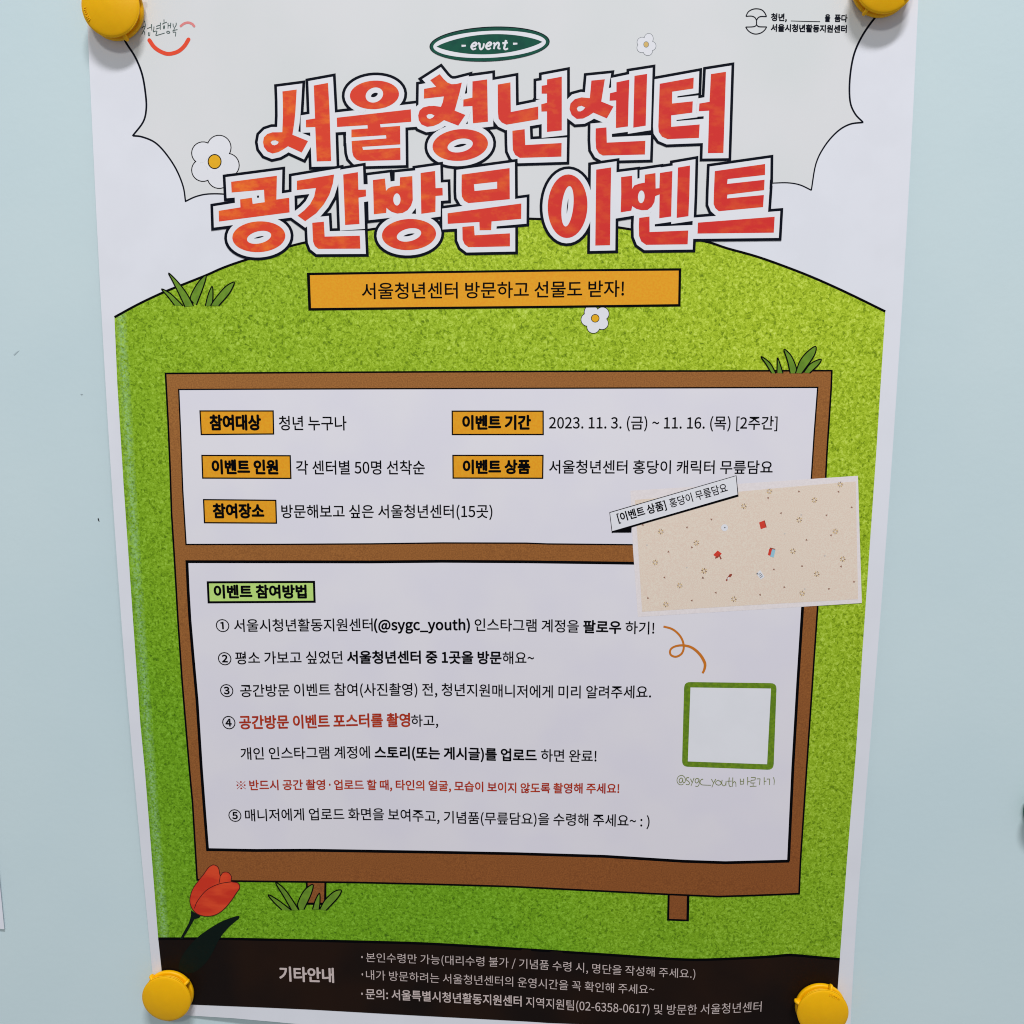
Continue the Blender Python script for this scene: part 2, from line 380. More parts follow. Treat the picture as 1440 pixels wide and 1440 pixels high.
V = np.array(V); F = [(a, a+1, a+NU+2, a+NU+1) for j in range(NV) for a in range(j*(NU+1), j*(NU+1)+NU)]
F = [f[::-1] for f in F]
top = local(V, 0.0); bot = top+np.array([0, .00018, 0]); n = len(top)
rim = [j*(NU+1)+0 for j in range(NV+1)]; rim2 = [j*(NU+1)+NU for j in range(NV+1)]
FF = F+[tuple(i+n for i in f[::-1]) for f in F]
for a, b in zip(rim[:-1], rim[1:]): FF.append((a, b, b+n, a+n))
for a, b in zip(rim2[:-1], rim2[1:]): FF.append((a, a+n, b+n, b))
for i in range(NU):
    FF.append((i, i+n, i+1+n, i+1)); k = NV*(NU+1)+i; FF.append((k, k+1, k+1+n, k+n))
link('paper', mesh(np.concatenate([top, bot]), FF), PAPER, poster)

# speech burst behind the title
z1 = lambda P: sub(0, P, 4, 0, 0)
bl = [(136,-48),(150,-8),(163,28),(175,56)]
cl = np.concatenate([spline([(136,-48),(150,-10),(164,28),(175,56),(190,80),(200,105),(205,135),(205.5,155),(201,172),(186.5,191)]),
                     spline([(187,190.8),(200,192.5),(217.5,200),(232.5,215),(247.5,237.5),(257.5,262),(261,284)]),
                     spline([(261,283),(275,276.5),(292,272.8),(315.5,273),(332,277)])])
cr = np.concatenate([spline([(1085,257.5),(1107.5,257),(1125,260),(1141,267.5)]), spline([(1141,267),(1147.5,230),(1160,205),(1177.5,185),(1195,174.7),(1214,172)]),
                     spline([(1213.5,171.7),(1202.5,160),(1195.5,142.5),(1195,112.5),(1200,80),(1210,55),(1226,30.5),(1250,2),(1275,-34)])])
burst = piece('speech_burst', np.concatenate([cl, [(380,345),(560,400),(820,400),(1010,350),(1066,300)], cr, [(1275,-42),(136,-52)]]), 1, CREAM, poster)
for P in (cl, cr):
    wd = np.linspace(3.0, 1.8, len(P)) if P is cl else np.linspace(1.6, 3.0, len(P))
    Sheet().stroke(P, wd, 2).build('outline', NAVY, burst)

# logos
def hand(name, S, ox, oy, strokes, wd, mat, parent, blobs=(), lay=3):
    sh = Sheet()
    for k_, st in enumerate(strokes):
        P = sub(0, spline(st, n=4), S, ox, oy); sh.stroke(P, np.interp(np.linspace(0, 1, len(P)), [0, .3, 1], [wd*1.1, wd, wd*.8]), lay+.4*(k_ % 3))
    for b_ in blobs: sh.poly([sub(0, ell(*b_, n=14), S, ox, oy)], 3); sh.k = 0
    return sh.build(name, mat, parent)
def ring(cx, cy, rx, ry): return [tuple(q) for q in ell(cx, cy, rx, ry, -80, 10)]+[(cx+rx*.17, cy-ry*.98)]
lg = hand('handwritten_logo', 20.57, 192, 22, [
    [(235,145),(250,240),(262,310)], [(150,360),(200,318),(265,295)], [(250,320),(205,430),(150,540)], [(205,425),(235,490),(238,555)],
    [(310,375),(375,345),(420,330)], [(435,245),(432,330),(445,430)], [(345,480),(340,540),(355,580),(380,565),(385,480)],
    [(505,315),(498,400),(485,465),(575,435)], [(570,310),(620,290),(680,275)], [(565,385),(620,365),(680,350)], [(690,200),(688,300),(688,405)], [(590,440),(575,510),(560,570),(650,550),(815,500)],
    [(793,110),(795,160),(795,205)], [(745,245),(800,215),(880,185)], [(910,210),(912,300),(908,370)], [(990,205),(985,280),(978,360)], [(912,292),(980,277)], ring(915,480,27,46),
    [(1055,230),(1060,290),(1070,335)], [(1145,205),(1145,270),(1100,350),(1075,425)], [(1040,445),(1100,420),(1185,400)], [(1050,480),(1100,474),(1135,482),(1130,540),(1120,600)]],
    1.15, HAND, poster, [(795,335,27,60,5)])
Sheet().stroke(spline([z1([p])[0] for p in [(840,226),(868,265),(908,292),(950,303),(1000,290),(1036,260),(1060,222)]]), 5.6, 3, caps=True).build('smile', SMILE, lg)
Sheet().stroke(spline([z1([p])[0] for p in [(1017,146),(1036,132),(1058,127),(1080,134),(1092,147)]]), 3.4, 3, caps=True).build('eyebrow_arc', SMILEP, lg)
z8 = lambda P: sub(0, P, 5.538, 1030, 0)
sh = Sheet()
dome = spline([(105,127),(122,94),(150,75),(185,68),(225,75),(250,97),(266,129)])
sh.stroke(z8(dome), 1.5, 3); sh.stroke(z8(spline([(105,127),(148,125),(175,136),(188,158)])), 1.4, 3.7); sh.stroke(z8(spline([(266,129),(222,128),(200,138),(188,158)])), 1.4, 4.4)
sh.stroke(z8([(188,158),(188,192)]), 1.4, 5.1)
sh.stroke(z8(spline([(103,210),(122,238),(152,258),(185,265),(222,256),(250,235),(267,209)])), 1.5, 3); sh.stroke(z8(spline([(103,210),(150,209),(176,204),(188,192)])), 1.4, 3.7); sh.stroke(z8(spline([(267,209),(215,208),(198,203),(188,192)])), 1.4, 4.4)
sy = sh.build('organisation_emblem', NAVY, poster)
lettering('lettering', [('청년,', 1084, 1106.5, .042), ('을', 1159.6, 1167.5, .050), ('품다', 1173.3, 1191.6, .042)], [(1084, 29.0), (1192, 30.8)], 9.8, 3, NAVY, sy)
lettering('lettering', [('서울시청년활동지원센터', 1083.8, 1190.7, .044)], [(1084, 44.0), (1192, 45.8)], 9.8, 3, NAVY, sy)
Sheet().stroke([(1112,29.4),(1132,30),(1153.3,30.4)], 1.0, 3).build('rule', NAVY, sy)

# flowers
def flower(lobes, yolk, layer, line, lmat, clip=None, label=None):
    f = Sheet()
    for c in lobes: f.poly([ell(c[0], c[1], c[2]+line, c[3]+line, n=26)], layer)
    f = f.build('printed_flower', lmat, poster)
    if label: f['label'] = label
    s = Sheet()
    for c in lobes: s.poly([ell(c[0], c[1], c[2], c[3], n=26)], layer+.6)
    cx = sum(c[0] for c in lobes)/len(lobes); cy = sum(c[1] for c in lobes)/len(lobes); s.poly([ell(cx, cy, lobes[0][2]*.9, lobes[0][2]*.9, n=18)], layer+.6)
    s.build('petals', WHITE, f)
    Sheet().poly([ell(yolk[0], yolk[1], yolk[2]+line, yolk[3]+line, n=24)], layer+1.3).build('centre_ring', lmat, f)
    Sheet().poly([ell(*yolk, n=24)], layer+1.6).build('centre', YOLK if line > .75 else SPARK, f)
flower([(308,207.5,16.2,16.6),(319.5,232.5,16.2,16.2),(308.2,248.5,16,15.8),(285.4,239.2,15.2,15.2),(285.4,215.2,15.2,15.0)], (301.8,227.2,8.4,9.2), 2, 1.4, BLACK, label='large flower left of the title')
flower([(912.3,54.3,6.0,7.0),(916.2,64.6,6.0,6.2),(911,71.8,6.2,6.0),(902.6,67.3,6.6,6.4),(903,59.3,6.8,6.6)], (908.7,62.5,3.2,3.7), 2, .7, GREYL, label='small flower with a thin grey outline')

# hill, turf band
hill_top = spline([(161,446),(195,427.5),(230,411),(260,399),(290,387),(315,376),(350,364),(420,343),(525,322),(624,312),(700,308),(759,308),(830,314),(890,323),(985,338),(1022,349),(1065,361),(1110,377),(1150,393),(1195,413.5),(1245,438)], n=4)
RS = np.array([(1245.5,439),(1232,640),(1212.5,920),(1203.5,1060),(1191,1210),(1181,1348)], float)
LS = np.array([(222.5,1320),(203.5,1080),(197.5,1020),(182,800),(173.7,680),(165,540),(161,447)], float)
foot_top = spline([(222.5,1320),(300,1320),(380,1321.5),(420,1322.3),(555,1325.5),(620,1328),(720,1334),(845,1342),(945,1348.5),(995,1349.5),(1080,1345.5),(1110,1343),(1142,1345.5),(1181,1349)], n=3)
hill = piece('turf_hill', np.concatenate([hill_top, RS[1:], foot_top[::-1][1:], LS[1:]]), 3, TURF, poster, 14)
Sheet().stroke(hill_top, 3.3, 5).build('outline', BLACK, hill)
foot = piece('ground_band', np.concatenate([foot_top, [(1178,1390),(1174.5,1452)], [(1000,1447.5),(860,1442),(770,1438.5),(740,1436.5),(555,1426.5),(440,1420),(380,1417.3),(269,1412.8),(230,1410)], [(227,1362)]]), 5, FOOT, poster)
Sheet().stroke(foot_top, 3.6, 6).build('outline', BLACK, foot)
lettering('heading', [('기타안내', 393, 470, .034)], [(393,1379.2),(470,1381.5)], 19.3, 7, CREAMTXT, foot)
LT = -.003
lettering('note_line', [('·', 508.3, 510.3, 0.0), ('본인수령만 가능(대리수령 불가 / 기념품 수령 시, 명단을 작성해 주세요.)', 515, 977.5, LT)], [(508,1352.6),(560,1354),(640,1357.2),(700,1359.5),(760,1363.3),(850,1369.5),(960,1375.5),(978,1376)], 13.2, 7, CREAMTXT, foot)
lettering('note_line', [('·', 508.8, 510.8, 0.0), ('내가 방문하려는 서울청년센터의 운영시간을 꼭 확인해 주세요~', 515, 920, LT)], [(508,1377),(580,1380.5),(650,1384),(710,1386.5),(745,1389),(840,1395),(890,1397.5),(920,1398)], 13.4, 7, CREAMTXT, foot)
lettering('note_line', [('·', 508.2, 510.4, 0.0), ('문의: 서울특별시청년활동지원센터', 514.5, 733.5, .010), ('지역지원팀(02-6358-0617)', 739.5, 913, .002), ('및 방문한 서울청년센터', 919.5, 1070.5, LT)], [(508,1404.6),(545,1405.5),(600,1408),(670,1412),(730,1415),(800,1420.5),(870,1424.5),(925,1426.5),(965,1427),(1005,1425.8),(1070,1422.5)], 13.9, 7, CREAMTXT, foot)

# flower under the banner
flower([(826.2,449.5,8.7,8.7),(834.4,459.6,8.7,8.7),(846.6,454.6,8.4,8.4),(847.2,441.2,8.9,8.9),(831.5,439,9.5,9.5)], (837,447.6,5.0,5.0), 5.5, .95, BLACK, label='small flower tucked under the orange banner')

# banner
bn = piece('banner', [(431.5,383.6),(600,381.3),(780,378.9),(958,377.2),(957,431),(780,433),(600,434.8),(433.6,436.7)], 8, BLACK, poster)
piece('orange_panel', [(435.8,387),(600,384.5),(780,382),(954.4,380.6),(953.6,427.6),(780,429.8),(600,431.5),(437.5,433.2)], 9, ORANGE, bn)
lettering('lettering', [('서울청년센터 방문하고 선물도 받자!', 509, 877.5, .012)], [(509,420.3),(600,419.6),(700,418.8),(800,417.8),(878,416.8)], 21.8, 10, BLACK, bn)

# ------------------------------------------------------------------ title lettering
def E(*a): return ell(*a)
G1 = {   # first line
 '서': ((9.6, 355, 90), [
   ([(405,370),(597,345),(588,500),(580,640),(565,790),(540,955),(750,1040),(665,1195),(480,1110),(420,1150),(350,1190),(270,1208),(200,1180),(155,1120),(143,1055),(155,990),(200,945),(270,922),(340,922),(403,920),(412,700),(410,500)], [(245,1055),(270,1035),(310,1030),(355,1050),(340,1080),(300,1098),(265,1090)]),
   ([(828,290),(1020,255),(1040,620),(1062,1310),(868,1315),(848,850),(722,855),(722,755),(845,735)], None)]),
 '울': ((9.6, 460, 90), [
   (E(639,417,332,193,-3), E(638,418,122,98,-25)),
   ([(130,725),(1130,612),(1135,780),(715,812),(722,855),(985,835),(988,1085),(475,1118),(485,1160),(988,1130),(990,1295),(450,1310),(395,1290),(355,1245),(340,1190),(330,1040),(800,1005),(795,960),(328,990),(328,885),(548,870),(545,825),(135,850)], None)]),
 '청': ((9, 575, 80), [
   ([(270,295),(390,218),(440,280),(490,325),(540,345),(600,343),(670,325),(640,460),(580,680),(715,735),(625,870),(445,800),(380,845),(310,875),(230,885),(160,855),(125,800),(118,740),(135,680),(180,640),(250,622),(320,620),(405,632),(430,570),(442,500),(190,528),(192,405),(345,378)], [(222,745),(245,725),(285,722),(325,743),(300,770),(265,785),(235,775)]),
   ([(805,310),(990,285),(1000,820),(812,840),(803,622),(688,628),(690,540),(803,515)], None),
   (E(650,1115,352,200,-5), E(649,1121,163,84,-12))]),
 '년': ((9, 680, 80), [
   ([(180,350),(340,322),(345,698),(692,628),(692,790),(290,858),(230,830),(190,780),(182,700)], None),
   ([(803,285),(990,250),(990,930),(803,950),(803,690),(733,692),(730,600),(803,580),(803,465),(735,465),(735,365),(803,355)], None),
   ([(365,935),(520,915),(528,1115),(988,1090),(985,1262),(460,1278),(400,1240),(372,1180),(368,1100)], None)]),
 '센': ((9, 790, 80), [
   ([(375,300),(545,283),(500,565),(655,628),(570,778),(400,705),(340,745),(270,780),(190,785),(125,735),(98,660),(110,590),(165,535),(250,512),(355,522)], [(190,655),(205,630),(250,618),(297,640),(270,672),(235,690),(205,688)]),
   ([(692,322),(855,288),(845,570),(838,880),(685,900),(688,550),(605,555),(610,460),(692,440)], None),
   ([(920,240),(1080,215),(1062,870),(905,895)], None),
   ([(430,905),(565,892),(570,1085),(1058,1062),(1052,1235),(520,1248),(470,1220),(435,1160),(428,1050)], None)]),
 '터': ((9, 910, 80), [
   ([(160,340),(590,262),(585,400),(318,440),(315,590),(578,562),(572,705),(305,740),(305,885),(665,855),(655,1025),(260,1040),(190,1010),(148,950),(142,880)], None),
   ([(808,218),(998,188),(985,600),(965,1215),(770,1218),(785,680),(655,688),(662,590),(790,568)], None)]),
}
s2 = 10.2857
G2 = {
 '공': ((s2, 290, 225), [
   ([(360,315),(1022,228),(1015,572),(1200,545),(1205,758),(185,890),(180,735),(495,685),(490,570),(660,545),(672,635),(845,610),(835,430),(368,470)], None),
   (E(761,1110,384,223,-3), E(764,1118,178,88,-13))]),
 '간': ((s2, 400, 225), [
   ([(180,300),(718,210),(700,340),(650,500),(570,640),(460,770),(300,885),(190,805),(290,725),(370,640),(430,530),(455,405),(180,435)], None),
   ([(850,210),(1062,175),(1070,430),(1178,428),(1180,525),(1072,545),(1085,925),(878,940),(865,600)], None),
   ([(402,908),(570,892),(582,1108),(1090,1095),(1098,1282),(490,1285),(440,1245),(415,1180),(410,1100)], None)]),
 '방': ((s2, 510, 225), [
   ([(148,290),(322,268),(338,445),(370,410),(420,385),(538,370),(540,250),(718,232),(725,580),(700,660),(650,725),(580,765),(500,775),(420,750),(370,715),(345,690),(340,765),(162,785),(155,500)], E(495,570,52,88,0)),
   ([(838,188),(1048,158),(1055,408),(1155,402),(1158,512),(1055,520),(1052,750),(848,778)], None),
   (E(670,1078,392,225,-3), E(670,1083,180,92,-13))]),
 '문': ((s2, 615, 220), [
   ([(352,262),(1045,168),(1048,618),(450,675),(390,640),(355,580),(350,500)], [(530,402),(865,365),(865,465),(538,500)]),
   ([(148,822),(1215,680),(1213,902),(785,940),(778,1065),(612,1068),(608,948),(150,975)], None),
   ([(362,1018),(530,1005),(540,1140),(1050,1112),(1050,1300),(450,1312),(395,1270),(365,1200)], None)]),
 '이': ((s2, 755, 215), [
   (E(444,771,287,460,2), E(443,772,84,294,6)),
   ([(858,242),(1075,210),(1065,700),(1058,1335),(845,1340)], None)]),
 '벤': ((s2, 860, 215), [
   ([(138,350),(297,330),(298,520),(330,470),(400,445),(480,430),(482,315),(635,292),(638,515),(692,510),(700,290),(880,262),(870,600),(862,920),(690,945),(695,600),(632,625),(620,710),(580,780),(520,825),(440,830),(360,810),(300,770),(285,835),(132,860),(140,600)], E(430,635,48,92,3)),
   ([(960,212),(1135,182),(1125,600),(1112,915),(942,940)], None),
   ([(400,940),(548,920),(550,1145),(1110,1122),(1100,1322),(500,1330),(430,1280),(398,1200),(395,1050)], None)]),
 '트': ((s2, 970, 210), [
   ([(362,315),(1090,212),(1088,370),(548,430),(540,500),(1082,440),(1075,590),(545,655),(538,710),(1072,660),(1060,835),(420,895),(370,850),(345,790),(350,600)], None),
   ([(118,1060),(1228,975),(1215,1205),(112,1218)], None)]),
}
DW, DB = 7.45, 11.4
def title(G, L0):
    cnt = [0, 0, 0]
    for key, ((S, ox, oy), comps) in G.items():
        parts = []
        for outer, hole in comps:
            rg = [orient(np.array(outer, float)/S+[ox, oy], True)]
            if hole is not None: rg.append(orient(np.array(hole, float)/S+[ox, oy], False))
            parts.append(rg)
        root = None
        for q, (nm, d, mat, lay) in enumerate((('title_syllable', DB, NAVY, L0), ('white_halo', DW, WHITE, L0+1), ('red_face', 0, TITLE, L0+2))):
            sh = Sheet(); sh.k = cnt[q]
            for rg in parts:
                keep = rg if q == 2 else [x for i_, x in enumerate(rg) if i_ == 0 or (q == 1 and (np.ptp(x, 0)/2).min() > DW+.4)]
                sh.poly([offset(r_, d) if d else r_ for r_ in keep], lay)
            cnt[q] = sh.k
            o = sh.build(nm, mat, root or poster)
            if root is None: root = o
title(G1, 6)
title(G2, 9.1)

# event oval
zo = lambda P: sub(0, P, 6.545, 580, 20)
ov = piece('event_badge', zo(ell(710,274,554,160,-2.6,60)), 6, NAVY, poster)
piece('green_rim', zo(ell(710,277,546,154,-2.6,60)), 7, GREEN, ov)
piece('white_ring', zo(ell(710,277,519,124,-2.6,60)), 8, WHITE, ov)
th = math.radians(-2.6); a = np.linspace(-1, 1, 25)
lens = [(x*488, -92*(1-x*x)**.86) for x in a]+[(x*488, 92*(1-x*x)**.86) for x in a[::-1][1:-1]]
lens = [(709+x*math.cos(th)-y*math.sin(th), 276+x*math.sin(th)+y*math.cos(th)) for x, y in lens]
piece('green_lens', zo(lens), 9, GREEN, ov)
V0, _ = glyphs('e', 0.0); 
hand('lettering', 6.545, 580, 20, [
    [(452,291),(472,290),(492,289)], [(926,272),(946,271),(966,270)],
    [(545,298),(575,290),(590,272),(575,261),(552,276),(541,303),(558,324),(586,314)], [(602,266),(618,274),(619,303),(630,324),(652,302),(658,268)],
    [(680,296),(710,288),(726,270),(711,259),(688,274),(677,301),(695,322),(722,311)], [(744,264),(757,275),(749,321)], [(755,288),(784,262),(797,276),(789,311),(810,317)],
    [(862,238),(850,288),(844,314),(858,324),(880,314)], [(828,267),(852,264),(878,261)]], 2.9, WHITE, ov, lay=10)

# ------------------------------------------------------------------ sign board
post1 = piece('sign_post', [(430,1236),(459.2,1236),(458.8,1272.6),(430.8,1272.4)], 5, BLACK, poster)
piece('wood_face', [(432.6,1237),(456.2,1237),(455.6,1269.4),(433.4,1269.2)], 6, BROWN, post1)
post2 = piece('sign_post', [(939,1250),(969.8,1250),(968.8,1295.8),(938,1294.6)], 5, BLACK, poster)
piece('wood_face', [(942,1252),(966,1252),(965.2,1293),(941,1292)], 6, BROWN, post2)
FB = [(277,1237.5),(330,1239.3),(395,1240),(500,1241.2),(620,1244),(720,1247),(790,1250.5),(860,1254),(940,1258),(1010,1261),(1060,1259.5),(1124,1257)]
FO = np.array([(232.5,525),(420,523.7),(600,522.7),(770,522),(960,521.5),(1170,521),(1169.2,545),(1163,640),(1158,740),(1150,855),(1138,1030),(1132,1120),(1126,1210)]+FB[::-1]+[(270.6,1130),(266,1080),(261,1020),(256,960),(250,872),(245,785),(241,722),(239,660),(236,590)], float)
fo = orient(FO)
fr = piece('sign_board', offset(fo, 1.0), 8, BLACK, poster)
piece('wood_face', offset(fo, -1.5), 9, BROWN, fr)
P1 = orient([(250.3,546.7),(500,545.8),(770,545),(960,544.4),(1151,543.8),(1146,610),(1141.5,680),(1138,768),(889,767),(770,765.9),(740,764.8),(622,764.5),(520,765.8),(400,766.5),(260.7,766.7),(256,690),(253,610)])
q1 = piece('upper_panel', P1, 10, BLACK, fr); q1['label'] = 'upper white panel with who, when and where'
piece('panel_face', offset(P1, -2.0), 11, PANEL, q1)
P2 = orient([(260.7,787.8),(400,788),(520,788.2),(622,787.3),(740,788),(800,788.8),(889.7,790),(1000,791),(1136,792),(1131,850),(1124,960),(1117,1080),(1111,1210),(1109.5,1213),(1080,1213.8),(1020,1215.2),(960,1213.2),(850,1206.3),(725,1202.6),(600,1200.3),(435,1197.7),(360,1198),(290,1196.8),(285.5,1140),(281,1080),(275,985),(270,930),(265,872),(262.5,830)])
q2 = piece('lower_panel', P2, 10, BLACK, fr); q2['label'] = 'lower white panel with the numbered steps'
piece('panel_face', offset(P2, -4.1), 11, PANEL, q2)

def tag(box_, inner, txt, base, H, name='orange_tag', mat=ORANGE, parent=poster, bold=.030):
    t = piece(name, box_, 12, BLACK, parent); piece('tag_face', inner if isinstance(inner, list) else offset(orient(box_), -inner), 13, mat, t)
    lettering('lettering', txt, base, H, 14, BLACK, t)
    return t
tag([(280.3,577),(385,577),(385.7,611.2),(282.2,612)], 1.9, [('참여대상', 295, 367.5, .050)], [(295,604.3),(368,604.2)], 19.8)
tag([(283,639.5),(409,640),(410,673.7),(284.2,673.2)], 1.9, [('이벤트 인원', 298, 391.7, .050)], [(298,666),(392,666.5)], 18.8)
tag([(285.3,701.7),(388.7,702.7),(389.7,736.6),(286.7,736)], 1.9, [('참여장소', 299.5, 372, .050)], [(299,728),(372,728)], 18.8)
tag([(635,577.3),(764.7,577.3),(764.8,612),(635.2,612)], 1.9, [('이벤트 기간', 650, 746.7, .050)], [(650,603.5),(747,603.5)], 18.6)
tag([(636,639.5),(764.5,639.5),(764,673.5),(636.3,673.2)], 1.9, [('이벤트 상품', 650.7, 745.8, .050)], [(650,665.7),(746,665.7)], 18.2)
tag([(290.6,817.4),(443,816.8),(444,847.7),(292,848.6)], 3.1, [('이벤트 참여방법', 301, 431.7, .050)], [(301,840.8),(432,840.8)], 17.4, name='green_tag', mat=LIME)
LG = .008; BD = .032
def line(*a, mat=BLACK, **k): return lettering('text_line', *a, 13, mat, poster, **k)
line([('청년 누구나', 392.5, 487.5, LG)], [(392,604.8),(488,604.8)], 19.2)
line([('각 센터별 50명 선착순', 416.5, 597.5, LG)], [(416,667),(598,667)], 18.8)
line([('방문해보고 싶은 서울청년센터(15곳)', 396, 692.5, LG)], [(396,728.3),(540,728.3),(693,728.3)], 18)
line([('2023. 11. 3. (금) ~ 11. 16. (목) [2주간]', 772, 1093, LG)], [(772,603.6),(1093,604)], 18.2)
line([('서울청년센터 홍당이 캐릭터 무릎담요', 772, 1086.3, LG)], [(772,665.6),(1086,666.3)], 18)
def circled(body, x0, x1, y0, y1):
    V, F = glyphs(body, .016); V = V.copy(); mn, mx = V.min(0), V.max(0)
    q = px2uv([(x0, y1), (x1, y1), ((x0+x1)/2, y0)], 13)
    uv = np.stack([q[0,0]+(V[:,0]-mn[0])/(mx[0]-mn[0])*(q[1,0]-q[0,0]), q[0,1]+(V[:,1]-mn[1])/(mx[1]-mn[1])*(q[2,1]-q[0,1])], 1)
    s = Sheet(); s.uvmesh(uv, F, 13); s.build('circled_number', BLACK, poster)
circled('①', 304, 323, 870.6, 888.8)
line([('서울시청년활동지원센터', 329.3, 524.3, LG), ('(@sygc_youth)', 526, 661, BD), ('인스타그램 계정을', 667.5, 814, LG), ('팔로우', 820, 873.6, BD), ('하기!', 879.4, 920, LG)],
     [(329,888.3),(440,887.6),(600,887),(700,887.3),(770,888.6),(814,889.6),(880,891),(920,892)], 17)
circled('②', 307, 326, 917.0, 935.5)
line([('평소 가보고 싶었던', 331.3, 481.8, LG), ('서울청년센터 중 1곳을 방문', 488, 705.5, BD), ('해요~', 706.8, 751.2, LG)], [(331,934),(480,933),(600,932.7),(751,934)], 17)
circled('③', 310, 328.7, 962, 980.2)
line([('공간방문 이벤트 참여(사진촬영) 전, 청년지원매니저에게 미리 알려주세요.', 338.3, 915.5, LG)], [(338,980),(450,978.5),(600,978.2),(660,979),(720,980.5),(800,981.8),(916,981.8)], 17)
circled('④', 313, 331.7, 1006.7, 1025.5)
line([('공간방문 이벤트 포스터를 촬영', 336.8, 577, BD)], [(336,1025),(450,1023.6),(520,1022.2),(577,1021.6)], 18, mat=REDTXT)
line([('하고,', 578.3, 616.3, LG)], [(577,1021.6),(617,1021.4)], 16)
line([('개인 인스타그램 계정에', 338.7, 520.5, LG), ('스토리(또는 게시글)를 업로드', 526.8, 755, BD), ('하면 완료!', 760.8, 838.8, LG)], [(338,1068.4),(430,1067),(520,1066.3),(600,1067.3),(660,1068.3),(730,1070.4),(839,1071.8)], 16.6)
line([('※', 333, 345.8, .0), ('반드시 공간 촬영', 351, 457.5, .025), ('·', 462.8, 465.2, .0), ('업로드 할 때, 타인의 얼굴, 모습이 보이지 않도록 촬영해 주세요!', 470, 870.8, .025)], [(333,1111.2),(430,1110.4),(560,1110.7),(620,1111.8),(735,1115),(871,1115.8)], 13.6, mat=REDTXT)
circled('⑤', 321.7, 340, 1138, 1155.6)
line([('매니저에게 업로드 화면을 보여주고, 기념품(무릎담요)을 수령해 주세요~ : )', 345, 913.3, LG)], [(345,1155),(430,1153.4),(540,1153.3),(600,1155.8),(660,1158.6),(800,1160.8),(870,1162.2),(914,1163.5)], 16.4)

# squiggle, empty green frame, handle below it
zb = lambda P: sub(0, P, 4, 900, 850)
Sheet().stroke(zb(spline([(132,124),(180,138),(218,168),(240,205),(246,245),(233,278),(202,294),(174,284),(170,258),(192,238),(238,230),(290,242),(336,280),(364,328),(363,362),(352,387)], n=6)), np.interp(np.linspace(0,1,91), [0,.1,.6,.85,1], [2.8,3.0,2.8,4.2,3.0]), 13).build('curled_arrow', SQ, poster)
def rrect(P, r, n=5):
    P = [np.array(p, float) for p in P]; out = []
    for i in range(4):
        a, b, c = P[i-1], P[i], P[(i+1) % 4]; u = (a-b)/np.linalg.norm(a-b); w_ = (c-b)/np.linalg.norm(c-b)
        for k in range(n+1):
            t = k/n; out.append((1-t)**2*(b+u*r)+2*t*(1-t)*b+t*t*(b+w_*r))
    return np.array(out)
qf = piece('code_frame', zb(rrect([(249,436),(769,443),(751,931),(236,912)], 34)), 12, QRG, poster)
piece('blank_square', zb([(284,467),(737,473),(715,899),(269,883)]), 13, WHITE, qf)
hand('handle_line', 9, 940, 1080, [
    [(182,140),(160,126),(140,145),(136,172),(152,186),(172,172),(182,142),(184,178),(202,186),(214,160),(206,118),(168,92),(126,110),(108,155),(124,198),(160,213),(192,200)],
    [(262,122),(232,124),(226,148),(255,170),(268,195),(250,211),(220,205)], [(280,135),(290,160),(301,184)], [(325,125),(302,185),(285,228)],
    [(386,138),(352,134),(337,165),(355,190),(380,170),(387,138),(389,200),(370,232),(340,228)], [(440,140),(415,148),(400,180),(415,208),(450,215),(540,218)],
    [(545,140),(557,165),(571,187)], [(600,140),(572,190),(550,245)], ring(632,188,28,36), [(680,150),(675,195),(695,224),(720,214),(730,165)], [(730,165),(729,195),(728,222)],
    [(770,120),(765,190),(775,230),(800,232)], [(745,168),(800,165)], [(815,120),(813,180),(812,235)], [(813,192),(835,172),(852,190),(855,238)],
    [(910,135),(909,205)], [(909,205),(952,203)], [(952,135),(952,203)], [(910,168),(950,168)], [(1003,115),(1003,218)], [(1003,175),(1030,168)],
    [(1045,120),(1100,118)], [(1100,118),(1098,150)], [(1098,150),(1045,157)], [(1045,157),(1042,190)], [(1042,190),(1100,188)], [(1072,192),(1072,230)], [(1030,232),(1115,230)],
    [(1118,138),(1160,135)], [(1160,135),(1152,215)], [(1212,118),(1212,215)], [(1212,170),(1240,165)], [(1245,140),(1282,138)], [(1282,138),(1278,215)], [(1330,118),(1340,160),(1336,215)]],
    1.05, OLIVE, poster, lay=13)

